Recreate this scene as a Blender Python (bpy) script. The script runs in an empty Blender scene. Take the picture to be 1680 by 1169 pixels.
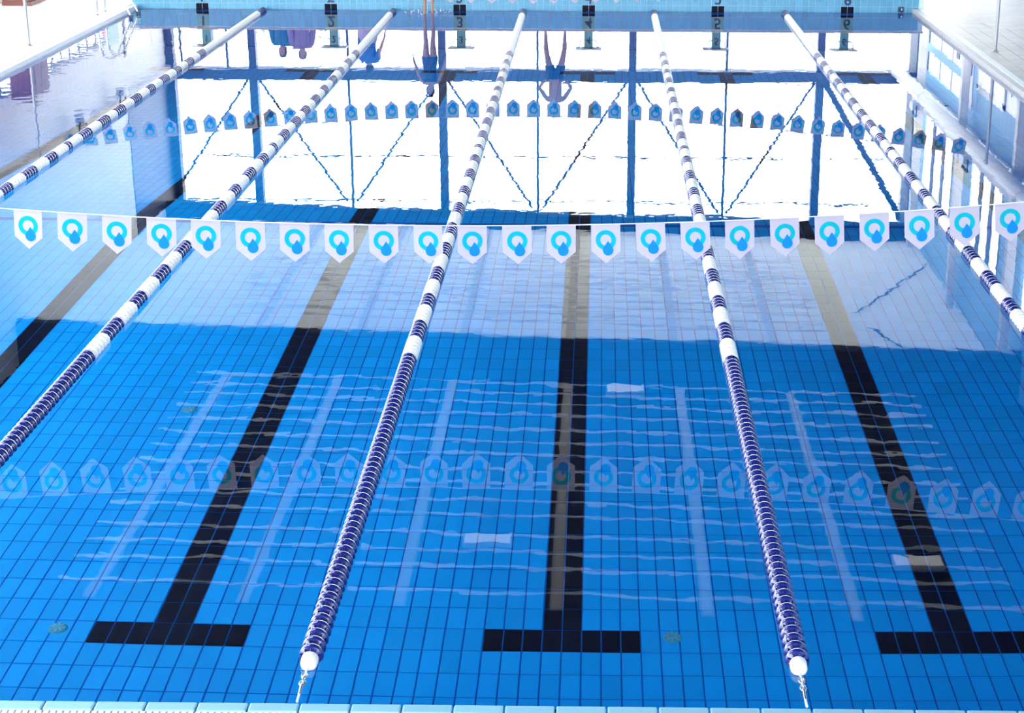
import bpy, bmesh, math, random
from mathutils import Vector, Matrix
random.seed(7)
SC = bpy.context.scene
COL = SC.collection
PI = math.pi

# ------------------------------------------------------------------ camera
CAMP = (1.45777, -7.06495, 4.34416)
r_ = Vector((0.999915, 0.012356, 0.004203)); u_ = Vector((-0.007738, 0.301955, 0.953291)); w_ = Vector((-0.01051, 0.953242, -0.302025))
cd = bpy.data.cameras.new('camera'); cam = bpy.data.objects.new('camera', cd); COL.objects.link(cam)
M = Matrix((r_, u_, -w_)).transposed().to_4x4(); M.translation = CAMP
cam.matrix_world = M
cd.sensor_fit = 'HORIZONTAL'; cd.sensor_width = 36.0
cd.lens = 2700.42 / 1680 * 36
cd.shift_x = -(951.336 - 840) / 1680; cd.shift_y = (487.215 - 584.5) / 1680
cd.clip_end = 500
SC.camera = cam

# ------------------------------------------------------------------ sky, light, exposure
SKY = 9.0
wd = bpy.data.worlds.new('overcast_sky'); SC.world = wd; wd.use_nodes = True
bg = wd.node_tree.nodes['Background']; bg.inputs[0].default_value = (0.97, 0.985, 1.0, 1); bg.inputs[1].default_value = SKY
SC.view_settings.view_transform = 'Standard'; SC.view_settings.look = 'None'
SC.view_settings.exposure = 0.30; SC.view_settings.gamma = 1.0; SC.view_settings.use_curve_mapping = False
SC.cycles.max_bounces = 14; SC.cycles.diffuse_bounces = 7; SC.cycles.transmission_bounces = 10
SC.cycles.glossy_bounces = 4; SC.cycles.transparent_max_bounces = 12
SC.cycles.sample_clamp_indirect = 12.0

XL, XR, YF, YN = -10.3, 10.05, 37.5, -9.5      # hall walls
def ceil_z(x): return 7.45 + 0.026 * x

def portal(name, loc, rot, sx, sy):
    l = bpy.data.lights.new(name, 'AREA'); l.shape = 'RECTANGLE'; l.size = sx; l.size_y = sy; l.cycles.is_portal = True
    o = bpy.data.objects.new(name, l); COL.objects.link(o); o.location = loc; o.rotation_euler = rot
portal('far_glazing_portal', (0, YF + .2, 3.7), (-PI/2, 0, 0), 20.3, 7.2)
portal('near_glazing_portal', (0, YN - .3, 3.65), (PI/2, 0, 0), 20.3, 6.8)
portal('left_glazing_portal', (XL - .3, 13.5, 3.3), (0, -PI/2, 0), 6.4, 46)
portal('roof_glazing_portal', (-6.1, 6.25, 7.75), (0, 0, 0), 7.0, 7.6)
portal('right_glazing_portal', (XR + .2, 27, 3.1), (0, PI/2, 0), 6.0, 20)

# ------------------------------------------------------------------ materials
def mat(name, base=(.8,.8,.8), rough=.5, metal=0., spec=.5, coat=0., emit=None, trans=0.):
    m = bpy.data.materials.new(name); m.use_nodes = True
    b = m.node_tree.nodes['Principled BSDF']
    b.inputs['Base Color'].default_value = (*base, 1); b.inputs['Roughness'].default_value = rough
    b.inputs['Metallic'].default_value = metal; b.inputs['Specular IOR Level'].default_value = spec
    b.inputs['Coat Weight'].default_value = coat; b.inputs['Coat Roughness'].default_value = .1
    if emit: b.inputs['Emission Color'].default_value = (*emit[:3], 1); b.inputs['Emission Strength'].default_value = emit[3]
    return m
def N(m, t): return m.node_tree.nodes.new(t)
def L(m, a, b): m.node_tree.links.new(a, b)
def vary(m, cell=(.125,.25,.25), amt=.08, noise=0., nscale=3.):
    """each tile a slightly different shade, by the cell it lies in"""
    b = m.node_tree.nodes['Principled BSDF']; base = tuple(b.inputs['Base Color'].default_value)
    g = N(m, 'ShaderNodeNewGeometry'); s = N(m, 'ShaderNodeVectorMath'); s.operation = 'SNAP'
    ad = N(m, 'ShaderNodeVectorMath'); ad.operation = 'ADD'; ad.inputs[1].default_value = (.0, .14, .002)
    L(m, g.outputs['Position'], ad.inputs[0]); L(m, ad.outputs[0], s.inputs[0]); s.inputs[1].default_value = cell
    wn = N(m, 'ShaderNodeTexWhiteNoise'); L(m, s.outputs[0], wn.inputs['Vector'])
    mr = N(m, 'ShaderNodeMapRange'); mr.inputs['To Min'].default_value = 1 - amt; mr.inputs['To Max'].default_value = 1 + amt
    L(m, wn.outputs['Value'], mr.inputs['Value'])
    hs = N(m, 'ShaderNodeHueSaturation'); hs.inputs['Color'].default_value = base
    if noise:
        nt = N(m, 'ShaderNodeTexNoise'); nt.inputs['Scale'].default_value = nscale; L(m, g.outputs['Position'], nt.inputs['Vector'])
        mm = N(m, 'ShaderNodeMapRange'); mm.inputs['To Min'].default_value = 1 - noise; mm.inputs['To Max'].default_value = 1 + noise
        L(m, nt.outputs[0], mm.inputs['Value']); mu = N(m, 'ShaderNodeMath'); mu.operation = 'MULTIPLY'
        L(m, mr.outputs[0], mu.inputs[0]); L(m, mm.outputs[0], mu.inputs[1]); L(m, mu.outputs[0], hs.inputs['Value'])
    else: L(m, mr.outputs[0], hs.inputs['Value'])
    L(m, hs.outputs[0], b.inputs['Base Color']); return m
def grain(m, amt=.08, scale=4.):
    b = m.node_tree.nodes['Principled BSDF']; base = tuple(b.inputs['Base Color'].default_value)
    g = N(m, 'ShaderNodeNewGeometry'); nt = N(m, 'ShaderNodeTexNoise'); nt.inputs['Scale'].default_value = scale; nt.inputs['Detail'].default_value = 5
    L(m, g.outputs['Position'], nt.inputs['Vector'])
    mr = N(m, 'ShaderNodeMapRange'); mr.inputs['To Min'].default_value = 1 - amt; mr.inputs['To Max'].default_value = 1 + amt
    L(m, nt.outputs[0], mr.inputs['Value'])
    hs = N(m, 'ShaderNodeHueSaturation'); hs.inputs['Color'].default_value = base
    L(m, mr.outputs[0], hs.inputs['Value']); L(m, hs.outputs[0], b.inputs['Base Color']); return m

def flag_mat(name, base):
    m = bpy.data.materials.new(name); m.use_nodes = True; nt = m.node_tree; nt.nodes.clear()
    o = N(m,'ShaderNodeOutputMaterial'); mx = N(m,'ShaderNodeMixShader'); d = N(m,'ShaderNodeBsdfDiffuse'); t = N(m,'ShaderNodeBsdfTranslucent')
    d.inputs[0].default_value = (*base,1); t.inputs[0].default_value = (*base,1); mx.inputs[0].default_value = .5
    L(m,d.outputs[0],mx.inputs[1]); L(m,t.outputs[0],mx.inputs[2]); L(m,mx.outputs[0],o.inputs[0]); return m
BLUE_T = vary(mat('pool_tile_blue', (.002,.40,.95), .4, spec=.1), amt=.06)
BLACK_T = vary(mat('pool_tile_black', (.003,.004,.018), .4, spec=.08), amt=.2)
GROUT = mat('pool_grout', (.005,.11,.50), .8, spec=.1)
PALE_T = vary(mat('end_wall_tile_pale_blue', (.14,.43,.62), .3), cell=(.125,.5,.2), amt=.07)
PALE_G = mat('end_wall_grout', (.72,.85,.95), .8)
DECK_T = vary(mat('deck_tile_stone', (.62,.54,.50), .45), cell=(.25,.125,.5), amt=.06, noise=.08, nscale=1.2)
DECK_L = vary(mat('deck_tile_overexposed', (.78,.77,.76), .45), cell=(.25,.125,.5), amt=.03)  # paler copy of the deck tile, left side's overexposure put into it
DECK_G = mat('deck_grout', (.60,.55,.53), .9)
COPING = grain(mat('coping_stone', (.56,.54,.55), .5), .06)
COPING_L = grain(mat('coping_white', (.82,.82,.84), .5), .04)  # own white of the lips; left stones' overexposure put into the colour
NOSING = vary(mat('nosing_tile', (.19,.42,.57), .3), cell=(.25,.5,.5), amt=.05)
GRATEW = mat('grate_white', (.82,.82,.82), .5)
DARK = mat('gutter_dark', (.01,.012,.02), .8)
WALL_W = grain(mat('wall_pale_plaster', (.80,.80,.82), .7), .05, 1.5)
WALL_B = grain(mat('wall_blue_paint', (.28,.52,.76), .6), .06, 2)
WALL_G = grain(mat('wall_grey_concrete', (.72,.69,.70), .7), .08, 2)
CEIL_W = flag_mat('ceiling_brightened_sheet', (.76,.78,.77))
for n in CEIL_W.node_tree.nodes:
    if n.type == 'MIX_SHADER': n.inputs[0].default_value = .07
CEIL_D = grain(mat('ceiling_dark_sheet', (.016,.02,.03), .8, spec=.2), .1, 2)
STEEL_D = mat('steel_dark_blue_paint', (.03,.05,.11), .45)
STEEL_P = mat('column_pale_paint', (.74,.71,.70), .5)
CHROME = mat('stainless_steel', (.62,.63,.65), .22, 1.)
POLE = mat('pole_brushed_steel', (.42,.42,.45), .4, .6)
WHITE_P = mat('white_plastic', (.74,.74,.73), .28, coat=.3)
BLUE_P = mat('ultramarine_plastic', (.004,.011,.15), .24, spec=.6, coat=.8)
CORD = mat('cord_pale', (.70,.78,.88), .6)
PIPE_W = grain(mat('duct_white', (.80,.78,.76), .4), .05)
NAVY = mat('navy_print', (.008,.012,.06), .4)
BROWN = grain(mat('cabinet_brown', (.17,.055,.05), .5), .15, 8)
DIGB = mat('number_dark_blue', (.01,.03,.12), .4)
SIGNB = mat('sign_blue', (.02,.09,.55), .4)
RED = mat('red_cloth', (.75,.03,.06), .7)
SKIN = grain(mat('skin', (.48,.25,.16), .5), .06, 20)
HAIR = mat('hair_dark', (.03,.018,.012), .6)
EYE = mat('eye_dark', (.02,.015,.015), .2)
LIP = mat('lip', (.40,.12,.10), .5)
SWIM = mat('swimwear_navy', (.015,.03,.12), .6)
TOWEL = mat('towel_lilac', (.42,.34,.55), .9)
SHIRT = mat('shirt_blue', (.04,.16,.50), .8)
COAT = mat('coat_purple', (.26,.18,.36), .8)
TEAL = mat('jacket_teal', (.03,.16,.28), .8)
TROUS = mat('trousers_dark', (.03,.035,.06), .8)
PAVE = mat('outside_paving', (.82,.82,.80), .9)
LEAF = mat('leaf_pale_green', (.28,.40,.20), .6)
BARK = mat('bark', (.16,.11,.07), .9)
LAMP = mat('lamp_diffuser', (.8,.8,.8), .5, emit=(1,.98,.95,1.3))
LAMPG = mat('lamp_housing', (.45,.47,.52), .4)
INLET = mat('inlet_green_plastic', (.03,.42,.62), .4)
GREENP = mat('panel_pale_green', (.45,.62,.55), .6)
RODW = mat('ceiling_rod_white', (.9,.9,.9), .4)
FOAM = mat('splash_white', (.85,.9,.95), .2)

def glass_pane_mat():
    m = bpy.data.materials.new('window_glass'); m.use_nodes = True; nt = m.node_tree; nt.nodes.clear()
    o = N(m,'ShaderNodeOutputMaterial'); mx = N(m,'ShaderNodeMixShader'); t = N(m,'ShaderNodeBsdfTransparent'); g = N(m,'ShaderNodeBsdfGlossy')
    t.inputs[0].default_value = (.95,.97,.97,1); g.inputs['Roughness'].default_value = .0
    fr = N(m,'ShaderNodeFresnel'); ge = N(m,'ShaderNodeNewGeometry'); io = N(m,'ShaderNodeMapRange')     # thin pane: both faces look alike
    io.inputs['To Min'].default_value = 1.45; io.inputs['To Max'].default_value = 1/1.45; L(m,ge.outputs['Backfacing'],io.inputs['Value']); L(m,io.outputs[0],fr.inputs['IOR'])
    L(m,fr.outputs[0],mx.inputs[0]); L(m,t.outputs[0],mx.inputs[1]); L(m,g.outputs[0],mx.inputs[2]); L(m,mx.outputs[0],o.inputs[0]); return m
GLASS = glass_pane_mat()
def water_mat():
    m = bpy.data.materials.new('pool_water'); m.use_nodes = True; nt = m.node_tree; nt.nodes.clear()
    o = N(m,'ShaderNodeOutputMaterial'); g = N(m,'ShaderNodeBsdfGlass'); mx = N(m,'ShaderNodeMixShader')
    rf = N(m,'ShaderNodeBsdfRefraction'); gl = N(m,'ShaderNodeBsdfGlossy'); fr = N(m,'ShaderNodeFresnel')
    rf.inputs['IOR'].default_value = 1.333; fr.inputs['IOR'].default_value = 1.333
    rf.inputs['Roughness'].default_value = 0; gl.inputs['Roughness'].default_value = 0
    rf.inputs[0].default_value = (.90,.985,1,1); gl.inputs[0].default_value = (1,1,1,1)
    nt.nodes.remove(g)
    L(m,fr.outputs[0],mx.inputs[0]); L(m,rf.outputs[0],mx.inputs[1]); L(m,gl.outputs[0],mx.inputs[2]); L(m,mx.outputs[0],o.inputs[0])
    # slow swell over the whole pool, livelier where lane 1 is being swum
    geo = N(m,'ShaderNodeNewGeometry'); sx = N(m,'ShaderNodeSeparateXYZ'); L(m,geo.outputs['Position'],sx.inputs[0])
    a = N(m,'ShaderNodeTexNoise'); a.inputs['Scale'].default_value = 1.3; a.inputs['Detail'].default_value = 2
    b = N(m,'ShaderNodeTexNoise'); b.inputs['Scale'].default_value = 5.0; b.inputs['Detail'].default_value = 1.5
    L(m,geo.outputs['Position'],a.inputs['Vector']); L(m,geo.outputs['Position'],b.inputs['Vector'])
    k = N(m,'ShaderNodeMapRange'); k.interpolation_type = 'SMOOTHSTEP'
    k.inputs['From Min'].default_value = -4.2; k.inputs['From Max'].default_value = -7.0
    k.inputs['To Min'].default_value = 1; k.inputs['To Max'].default_value = 8; L(m,sx.outputs['X'],k.inputs['Value'])
    s1 = N(m,'ShaderNodeMath'); s1.operation = 'MULTIPLY'; s1.inputs[1].default_value = .0007; L(m,a.outputs[0],s1.inputs[0])
    s2 = N(m,'ShaderNodeMath'); s2.operation = 'MULTIPLY_ADD'; s2.inputs[1].default_value = .00022; L(m,b.outputs[0],s2.inputs[0]); L(m,s1.outputs[0],s2.inputs[2])
    s3 = N(m,'ShaderNodeMath'); s3.operation = 'MULTIPLY'; L(m,s2.outputs[0],s3.inputs[0]); L(m,k.outputs[0],s3.inputs[1])
    bp = N(m,'ShaderNodeBump'); bp.inputs['Strength'].default_value = 1; bp.inputs['Distance'].default_value = 1
    L(m,s3.outputs[0],bp.inputs['Height'])
    for n in (rf, gl, fr): L(m,bp.outputs[0],n.inputs['Normal'])
    return m
WATER = water_mat()
FLAG = flag_mat('pennant_vinyl', (.60,.57,.67)); F_RING = flag_mat('pennant_turquoise', (.015,.56,.70)); F_DROP = flag_mat('pennant_blue', (.02,.34,.90))
SKYL = flag_mat('rooflight_opal', (.42,.42,.42)); 
for n in SKYL.node_tree.nodes:
    if n.type == 'MIX_SHADER': n.inputs[0].default_value = .8

# ------------------------------------------------------------------ mesh helpers
class MB:
    def __init__(s): s.v = []; s.f = []; s.mi = []; s.sm = []
    def add(s, v, f, mi=0, smooth=False):
        o = len(s.v); s.v += [tuple(p) for p in v]; s.f += [tuple(i + o for i in q) for q in f]; s.mi += [mi]*len(f); s.sm += [smooth]*len(f); return s
    def box(s, a, b, mi=0, top=None):
        (x0,y0,z0),(x1,y1,z1) = a, b
        return s.add([(x0,y0,z0),(x1,y0,z0),(x1,y1,z0),(x0,y1,z0),(x0,y0,z1),(x1,y0,z1),(x1,y1,z1),(x0,y1,z1)],
              [(3,2,1,0),(4,5,6,7),(0,1,5,4),(1,2,6,5),(2,3,7,6),(3,0,4,7)], mi)
    def obox(s, c, ax, ay, az, mi=0):       # box by centre and half-axis vectors
        c, ax, ay, az = map(Vector, (c, ax, ay, az))
        v = [c + i*ax + j*ay + k*az for k in (-1,1) for i,j in ((-1,-1),(1,-1),(1,1),(-1,1))]
        return s.add(v, [(3,2,1,0),(4,5,6,7),(0,1,5,4),(1,2,6,5),(2,3,7,6),(3,0,4,7)], mi)
    def tube(s, pts, r, n=8, mi=0, caps=True):
        pts = [Vector(p) for p in pts]; rings = []
        up = None
        for i, p in enumerate(pts):
            t = (pts[min(i+1,len(pts)-1)] - pts[max(i-1,0)]).normalized()
            if up is None:
                up = Vector((0,0,1)) if abs(t.z) < .9 else Vector((1,0,0))
            a = t.cross(up).normalized(); b = a.cross(t).normalized(); up = b
            rr = r[i] if isinstance(r, (list, tuple)) else r
            rings.append([p + a*math.cos(2*PI*k/n)*rr + b*math.sin(2*PI*k/n)*rr for k in range(n)])
        v = [q for R in rings for q in R]; f = []
        for i in range(len(pts)-1):
            for k in range(n): f.append((i*n+k, (i+1)*n+k, (i+1)*n+(k+1)%n, i*n+(k+1)%n)[::-1])
        s.add(v, f, mi, True)
        if caps: s.add(rings[0], [tuple(range(n))], mi); s.add(rings[-1], [tuple(reversed(range(n)))], mi)
        return s
    def lathe(s, prof, axis='Z', n=16, c=(0,0,0), mi=0, mod=None):   # prof: (r, h)
        v = []
        for r, h in prof:
            for k in range(n):
                rr = r * (mod(k) if mod and r > .035 else 1); a = 2*PI*k/n; x, y = rr*math.cos(a), rr*math.sin(a)
                v.append({'Z':(x,y,h),'Y':(x,h,-y),'X':(h,x,y)}[axis])
        v = [(p[0]+c[0],p[1]+c[1],p[2]+c[2]) for p in v]; f = []
        for i in range(len(prof)-1):
            for k in range(n): f.append((i*n+k, i*n+(k+1)%n, (i+1)*n+(k+1)%n, (i+1)*n+k))
        s.add(v, f, mi, True)
        if prof[0][0] > 1e-6: s.add(v[:n], [tuple(reversed(range(n)))], mi)
        if prof[-1][0] > 1e-6: s.add(v[-n:], [tuple(range(n))], mi)
        return s
    def mesh(s, name, mats):
        me = bpy.data.meshes.new(name); me.from_pydata(s.v, [], s.f)
        for m in (mats if isinstance(mats,(list,tuple)) else [mats]): me.materials.append(m)
        me.polygons.foreach_set('material_index', s.mi); me.polygons.foreach_set('use_smooth', s.sm); me.update(); return me
    def build(s, name, mats, parent=None):
        return link(name, s.mesh(name, mats), parent)
def link(name, me, parent=None, loc=None, rot=None):
    o = bpy.data.objects.new(name, me); COL.objects.link(o)
    if parent: o.parent = parent
    if loc: o.location = loc
    if rot: o.rotation_euler = rot
    return o
def empty(name, loc=(0,0,0), rz=0):
    o = bpy.data.objects.new(name, None); o.empty_display_size = .1; COL.objects.link(o); o.location = loc; o.rotation_euler = (0,0,rz); return o
def tag(o, label=None, cat=None, group=None, kind=None):
    for k, v in (('label',label),('category',cat),('group',group),('kind',kind)):
        if v: o[k] = v
    return o
def struct(o): o['kind'] = 'structure'; return o
def stuff(o): o['kind'] = 'stuff'; return o
def bevel(o, w=.01, seg=2):
    m = o.modifiers.new('edge', 'BEVEL'); m.width = w; m.segments = seg; m.limit_method = 'ANGLE'; return o
def text_mesh(s, size, depth, m):
    cu = bpy.data.curves.new('digit', 'FONT'); cu.body = s; cu.size = size; cu.extrude = depth; cu.align_x = 'CENTER'; cu.align_y = 'CENTER'; cu.offset = .004*size/.25
    t = bpy.data.objects.new('digit', cu); COL.objects.link(t); dg = bpy.context.evaluated_depsgraph_get()
    me = bpy.data.meshes.new_from_object(t.evaluated_get(dg)); bpy.data.objects.remove(t); bpy.data.curves.remove(cu)
    me.materials.clear(); me.materials.append(m); return me

# ------------------------------------------------------------------ pool basin
DEPTH = 1.833; PW = 7.5; PL = 25.0
TY = 2.113                                   # start of the lane-marking T
DY0, DY1, DEEP = 11.0, 22.0, 4.3                # the floor falls away to a deep end
SLOPE = (DEEP-DEPTH)/(DY1-DY0)
def fz(y): return -DEPTH if y < DY0 else -DEEP if y > DY1 else -DEPTH-(y-DY0)*SLOPE
pr = [(-.3,-DEPTH),(DY0,-DEPTH),(DY1,-DEEP),(PL+.3,-DEEP)]; b = MB()
b.add([(x,y,z-.007-d) for x in (-PW-.3,PW+.3) for d in (0,.3) for y,z in pr], [(i,8+i,9+i,1+i) for i in range(3)]+[(5+i,13+i,12+i,4+i) for i in range(3)])
floor = struct(b.build('floor', GROUT))
gx, gy = .0045, .004
ROW0 = TY - 9*.25
lanes = [-6.25,-3.75,-1.25,1.25,3.75,6.25]
cells_b, cells_k = [], []
for j in range(0, 102):
    y0 = max(ROW0 + j*.25, 0.002); y1 = min(ROW0 + (j+1)*.25, PL-.002)
    if y1 - y0 < .03: continue
    yc = (y0+y1)/2
    for i in range(-60, 60):
        x0 = i*.125; xc = x0 + .0625
        k = False
        for lx in lanes:
            d = abs(xc - lx)
            if d < .125 and TY < yc < PL - TY + .02: k = True
            if d < .5 and (TY < yc < TY+.25 or 22.61 < yc < 22.86): k = True
        (cells_k if k else cells_b).append((x0, y0, x0+.125, y1))
def near_key(c):                             # what the lens sees largest: in view and close
    x, y = (c[0]+c[2])/2, (c[1]+c[3])/2
    lim0 = -2.0 - .28*(y-1.5); lim1 = 3.95 + .2*(y-1.5)
    return (0 if (lim0 < x < lim1 and y > 1.4) else 1, y)
def tiles(cells, single, sname, m, parent, far_name):
    cells = sorted(cells, key=near_key); n = 0; mb = MB(); meshes = {}
    for c in cells:
        x0,y0,x1,y1 = c
        if n < single:
            key = round(y1-y0, 3)
            if key not in meshes:
                hx, hy = .0625-gx, (y1-y0)/2-gy; e = .003
                b = MB(); b.add([(-hx,-hy,-.012),(hx,-hy,-.012),(hx,hy,-.012),(-hx,hy,-.012),(-hx,-hy,-.002),(hx,-hy,-.002),(hx,hy,-.002),(-hx,hy,-.002),
                    (-hx+e,-hy+e,0),(hx-e,-hy+e,0),(hx-e,hy-e,0),(-hx+e,hy-e,0)],
                    [(8,9,10,11),(4,5,9,8),(5,6,10,9),(6,7,11,10),(7,4,8,11),(0,1,5,4),(1,2,6,5),(2,3,7,6),(3,0,4,7)])
                meshes[key] = b.mesh(sname, m)
            yc = (y0+y1)/2; o = link(sname, meshes[key], parent, ((x0+x1)/2, yc, fz(yc))); n += 1
            if DY0 < yc < DY1: o.rotation_euler = (-math.atan(SLOPE), 0, 0)
        else:
            X0,X1,Y0,Y1 = x0+gx,x1-gx,y0+gy,y1-gy; z = fz(Y0); w = fz(Y1)
            mb.add([(X0,Y0,z-.012),(X1,Y0,z-.012),(X1,Y1,w-.012),(X0,Y1,w-.012),(X0,Y0,z),(X1,Y0,z),(X1,Y1,w),(X0,Y1,w)],
                   [(4,5,6,7),(0,1,5,4),(1,2,6,5),(2,3,7,6),(3,0,4,7)])
    if mb.v: stuff(mb.build(far_name, m, parent))
tiles(cells_b, 300, 'tile', BLUE_T, floor, 'far_tiles')
tiles(cells_k, 300, 'marking_tile', BLACK_T, floor, 'far_marking_tiles')

# underwater side walls, tiled
def side_wall(name, x, sgn):
    w = struct(MB().box((min(x,x+sgn*.3), -.3, -DEEP-.3), (max(x,x+sgn*.3), PL+.3, -.16)).build(name, GROUT)); mb = MB()
    for j in range(100):
        for k in range(int(-fz(j*.25+.2)/.125)):
            y0, y1 = j*.25+.004, (j+1)*.25-.004; z1 = -.16 - k*.125 - .004; z0 = z1 - .117
            X = x - sgn*.006
            mb.add([(X,y0,z0),(X,y1,z0),(X,y1,z1),(X,y0,z1)], [(0,1,2,3) if sgn > 0 else (3,2,1,0)])
    stuff(mb.build('wall_tiles', BLUE_T, w)); return w
side_wall('wall_left', -PW, -1); side_wall('wall_right', PW, 1)
def end_wall_under(name, y, sgn):
    w = struct(MB().box((-PW-.3, min(y,y+sgn*.3), -DEEP-.3), (PW+.3, max(y,y+sgn*.3), -.16)).build(name, GROUT)); mk, mb = MB(), MB()
    for i in range(-60,60):
        for k in range(7 if y < 1 else 17):
            x0 = i*.125+.0045; x1 = x0+.116; z1 = -.16-k*.24-.003; z0 = z1-.234; Y = y - sgn*.006
            blk = any(abs(x0+.058-lx) < .125 for lx in lanes) or False
            (mk if blk and k > 0 else mb).add([(x0,Y,z0),(x1,Y,z0),(x1,Y,z1),(x0,Y,z1)], [(0,1,2,3) if sgn > 0 else (3,2,1,0)])
    stuff(mb.build('wall_tiles', BLUE_T, w)); stuff(mk.build('marking_tiles', BLACK_T, w)); return w
end_wall_under('wall_far', PL, 1); end_wall_under('wall_near', 0, -1)

# the raised starting platform at the far end: faced in pale tiles, black targets, lane numbers
PT = .40; PX0, PX1 = -7.72, 7.72
plat = struct(MB().box((PX0, PL+.006, -.16), (PX1, PL+1.15, PT-.03)).build('trim_1', PALE_G))
tm = None
for i in range(-62, 62):
    for (z0, z1) in ((-.155,-.125),(-.12,.105),(.11,.345)):
        x0 = i*.125; xc = x0+.0625
        if x0 < PX0 or x0+.125 > PX1: continue
        tgt = any(abs(xc-lx) < .125 for lx in lanes) and z1 == .105
        key = (z0, tgt)
        b = MB().box((-.0585, -.006, z0), (.0585, .004, z1))
        if tm is None: tm = {}
        if key not in tm: tm[key] = b.mesh('target_tile' if tgt else 'tile', BLACK_T if tgt else PALE_T)
        if z1 < 0: continue
        link('target_tile' if tgt else 'tile', tm[key], plat, (xc, PL+.006, 0))
MB().box((PX0-.02, PL-.02, PT-.03), (PX1+.02, PL+1.17, PT)).build('platform_top', DECK_T, plat)
for n, lx in enumerate(lanes):
    d = link('lane_number', text_mesh(str(n+1), .29, .004, DIGB), plat, (lx, PL-.004, .225), (PI/2, 0, 0))
eye = empty('anchor_bracket', (7.28, PL, .06)); tag(eye, 'small dark lane anchor bracket on pale tiled end wall near the corner', 'bracket')
MB().box((-.05,-.02,-.05),(.05,0,.05)).build('plate', STEEL_D, eye); MB().tube([(0,-.02,.03),(0,-.1,.03),(0,-.12,0),(0,-.1,-.03),(0,-.02,-.03)], .014, 8).build('eye_loop', CHROME, eye)

# ------------------------------------------------------------------ decks, coping, overflow edge
def deck(name, x0, x1, y0, y1, m, singles, view):
    d = struct(MB().box((x0,y0,-.4),(x1,y1,.044)).build(name, DECK_G)); cells = []
    nx = max(1, round((x1-x0)/.25)); ny = max(1, round((y1-y0)/.125)); sx, sy = (x1-x0)/nx, (y1-y0)/ny
    me = MB().box((-sx/2+.004,-sy/2+.003,-.01),(sx/2-.004,sy/2-.003,0)).mesh('deck_tile', m); mb = MB(); n = 0
    for j in range(ny):
        for i in range(nx):
            cx, cy = x0+(i+.5)*sx, y0+(j+.5)*sy
            if n < singles and view(cx, cy): link('deck_tile', me, d, (cx,cy,.05)); n += 1
            else: mb.add([(cx-sx/2+.004,cy-sy/2+.003,.05),(cx+sx/2-.004,cy-sy/2+.003,.05),(cx+sx/2-.004,cy+sy/2-.003,.05),(cx-sx/2+.004,cy+sy/2-.003,.05)], [(0,1,2,3)])
    stuff(mb.build('deck_tiles', m, d)); return d
deck('pool_deck', 7.71, XR, -1.2, YF, DECK_T, 300, lambda x, y: 16.5 < y < 27 and x < 8.4 + (y-16)*.25)
deck('pool_deck', XL, -7.71, -1.2, YF, DECK_L, 300, lambda x, y: 17.5 < y < 27 and x > -8.4 - (y-17)*.3)
deck('pool_deck', -7.71, 7.71, PL+1.15, YF, DECK_L, 0, lambda x, y: False)
deck('pool_deck', XL, XR, YN, -1.2, DECK_L, 0, lambda x, y: False)
for name, sg, m in (('trim_2', 1, COPING), ('trim_3', -1, COPING_L)):
    c = struct(empty(name)); n = 50; l = PL/n
    fm = MB().box((-.05,-l/2+.004,-.25),(.05,l/2-.004,.075)).mesh('coping_stone', m)
    tm_ = MB().box((-.05,-l/2+.002,-.02),(.05,l/2-.002,.085)).mesh('coping_lip', COPING_L)
    for k in range(n):
        link('coping_stone', fm, c, (sg*(PW+.05), (k+.5)*l, 0)); link('coping_lip', tm_, c, (sg*(PW+.152), (k+.5)*l, 0))
nc = struct(empty('trim_4'))
MB().box((-PW,-.30,-.5),(PW,-.012,-.02)).build('edge_bed', PALE_G, nc)
nm = MB().box((-.121,-.075,-.06),(.121,.0,.012)).mesh('nosing_tile', NOSING)
for k in range(60): bevel(link('nosing_tile', nm, nc, (-7.5+.125+.25*k+.02, 0, 0)), .008)
MB().box((-PW,-.30,-.05),(PW,-.078,-.019)).build('gutter', DARK, nc)
gm = MB().box((-.0105,-.22,-.018),(.0105,0,.006)).mesh('grate_bar', GRATEW); gr = MB(); n = 0
for k in range(int(15/.0335)):
    x = -7.5+.0335*k
    if -1.3 < x < 4.0 and n < 300: link('grate_bar', gm, nc, (x, -.078, 0)); n += 1
    else: gr.box((x-.0105,-.298,-.018),(x+.0105,-.078,.006))
stuff(gr.build('grate_bars', GRATEW, nc))
MB().box((-PW-.28,-1.2,-.4),(PW+.28,-.30,.0)).build('edge_paving', DECK_L, nc)

# water
wm = MB().add([(-PW,-.012,0),(PW,-.012,0),(PW,PL,0),(-PW,PL,0)], [(0,1,2,3)])
wt = wm.build('pool_water', WATER); tag(wt, 'still blue pool water mirroring the glazed end wall', 'water', kind='stuff')

# floor inlets
im = MB(); im.lathe([(.02,.02),(.045,.018),(.06,.006),(.065,0)][::-1], n=20)
for (x, y, lab) in ((-1.965,2.263,'round green floor inlet beside the first black crossbar from the left'),(1.953,2.285,'round green floor inlet beside the middle black crossbar'),(-1.924,5.638,'round green floor inlet in lane three beyond the others')):
    o = empty('floor_inlet', (x,y,-DEPTH)); tag(o, lab, 'inlet', 'inlets in the pool floor')
    im.build('grille', INLET, o)
    b = MB()
    for k in range(8): a = 2*PI*k/8; b.obox((0.036*math.cos(a),.036*math.sin(a),.021), (.014*math.cos(a),.02*math.sin(a),0), (-.006*math.sin(a),.006*math.cos(a),0), (0,0,.003))
    b.build('slots', NOSING, o)

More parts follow.
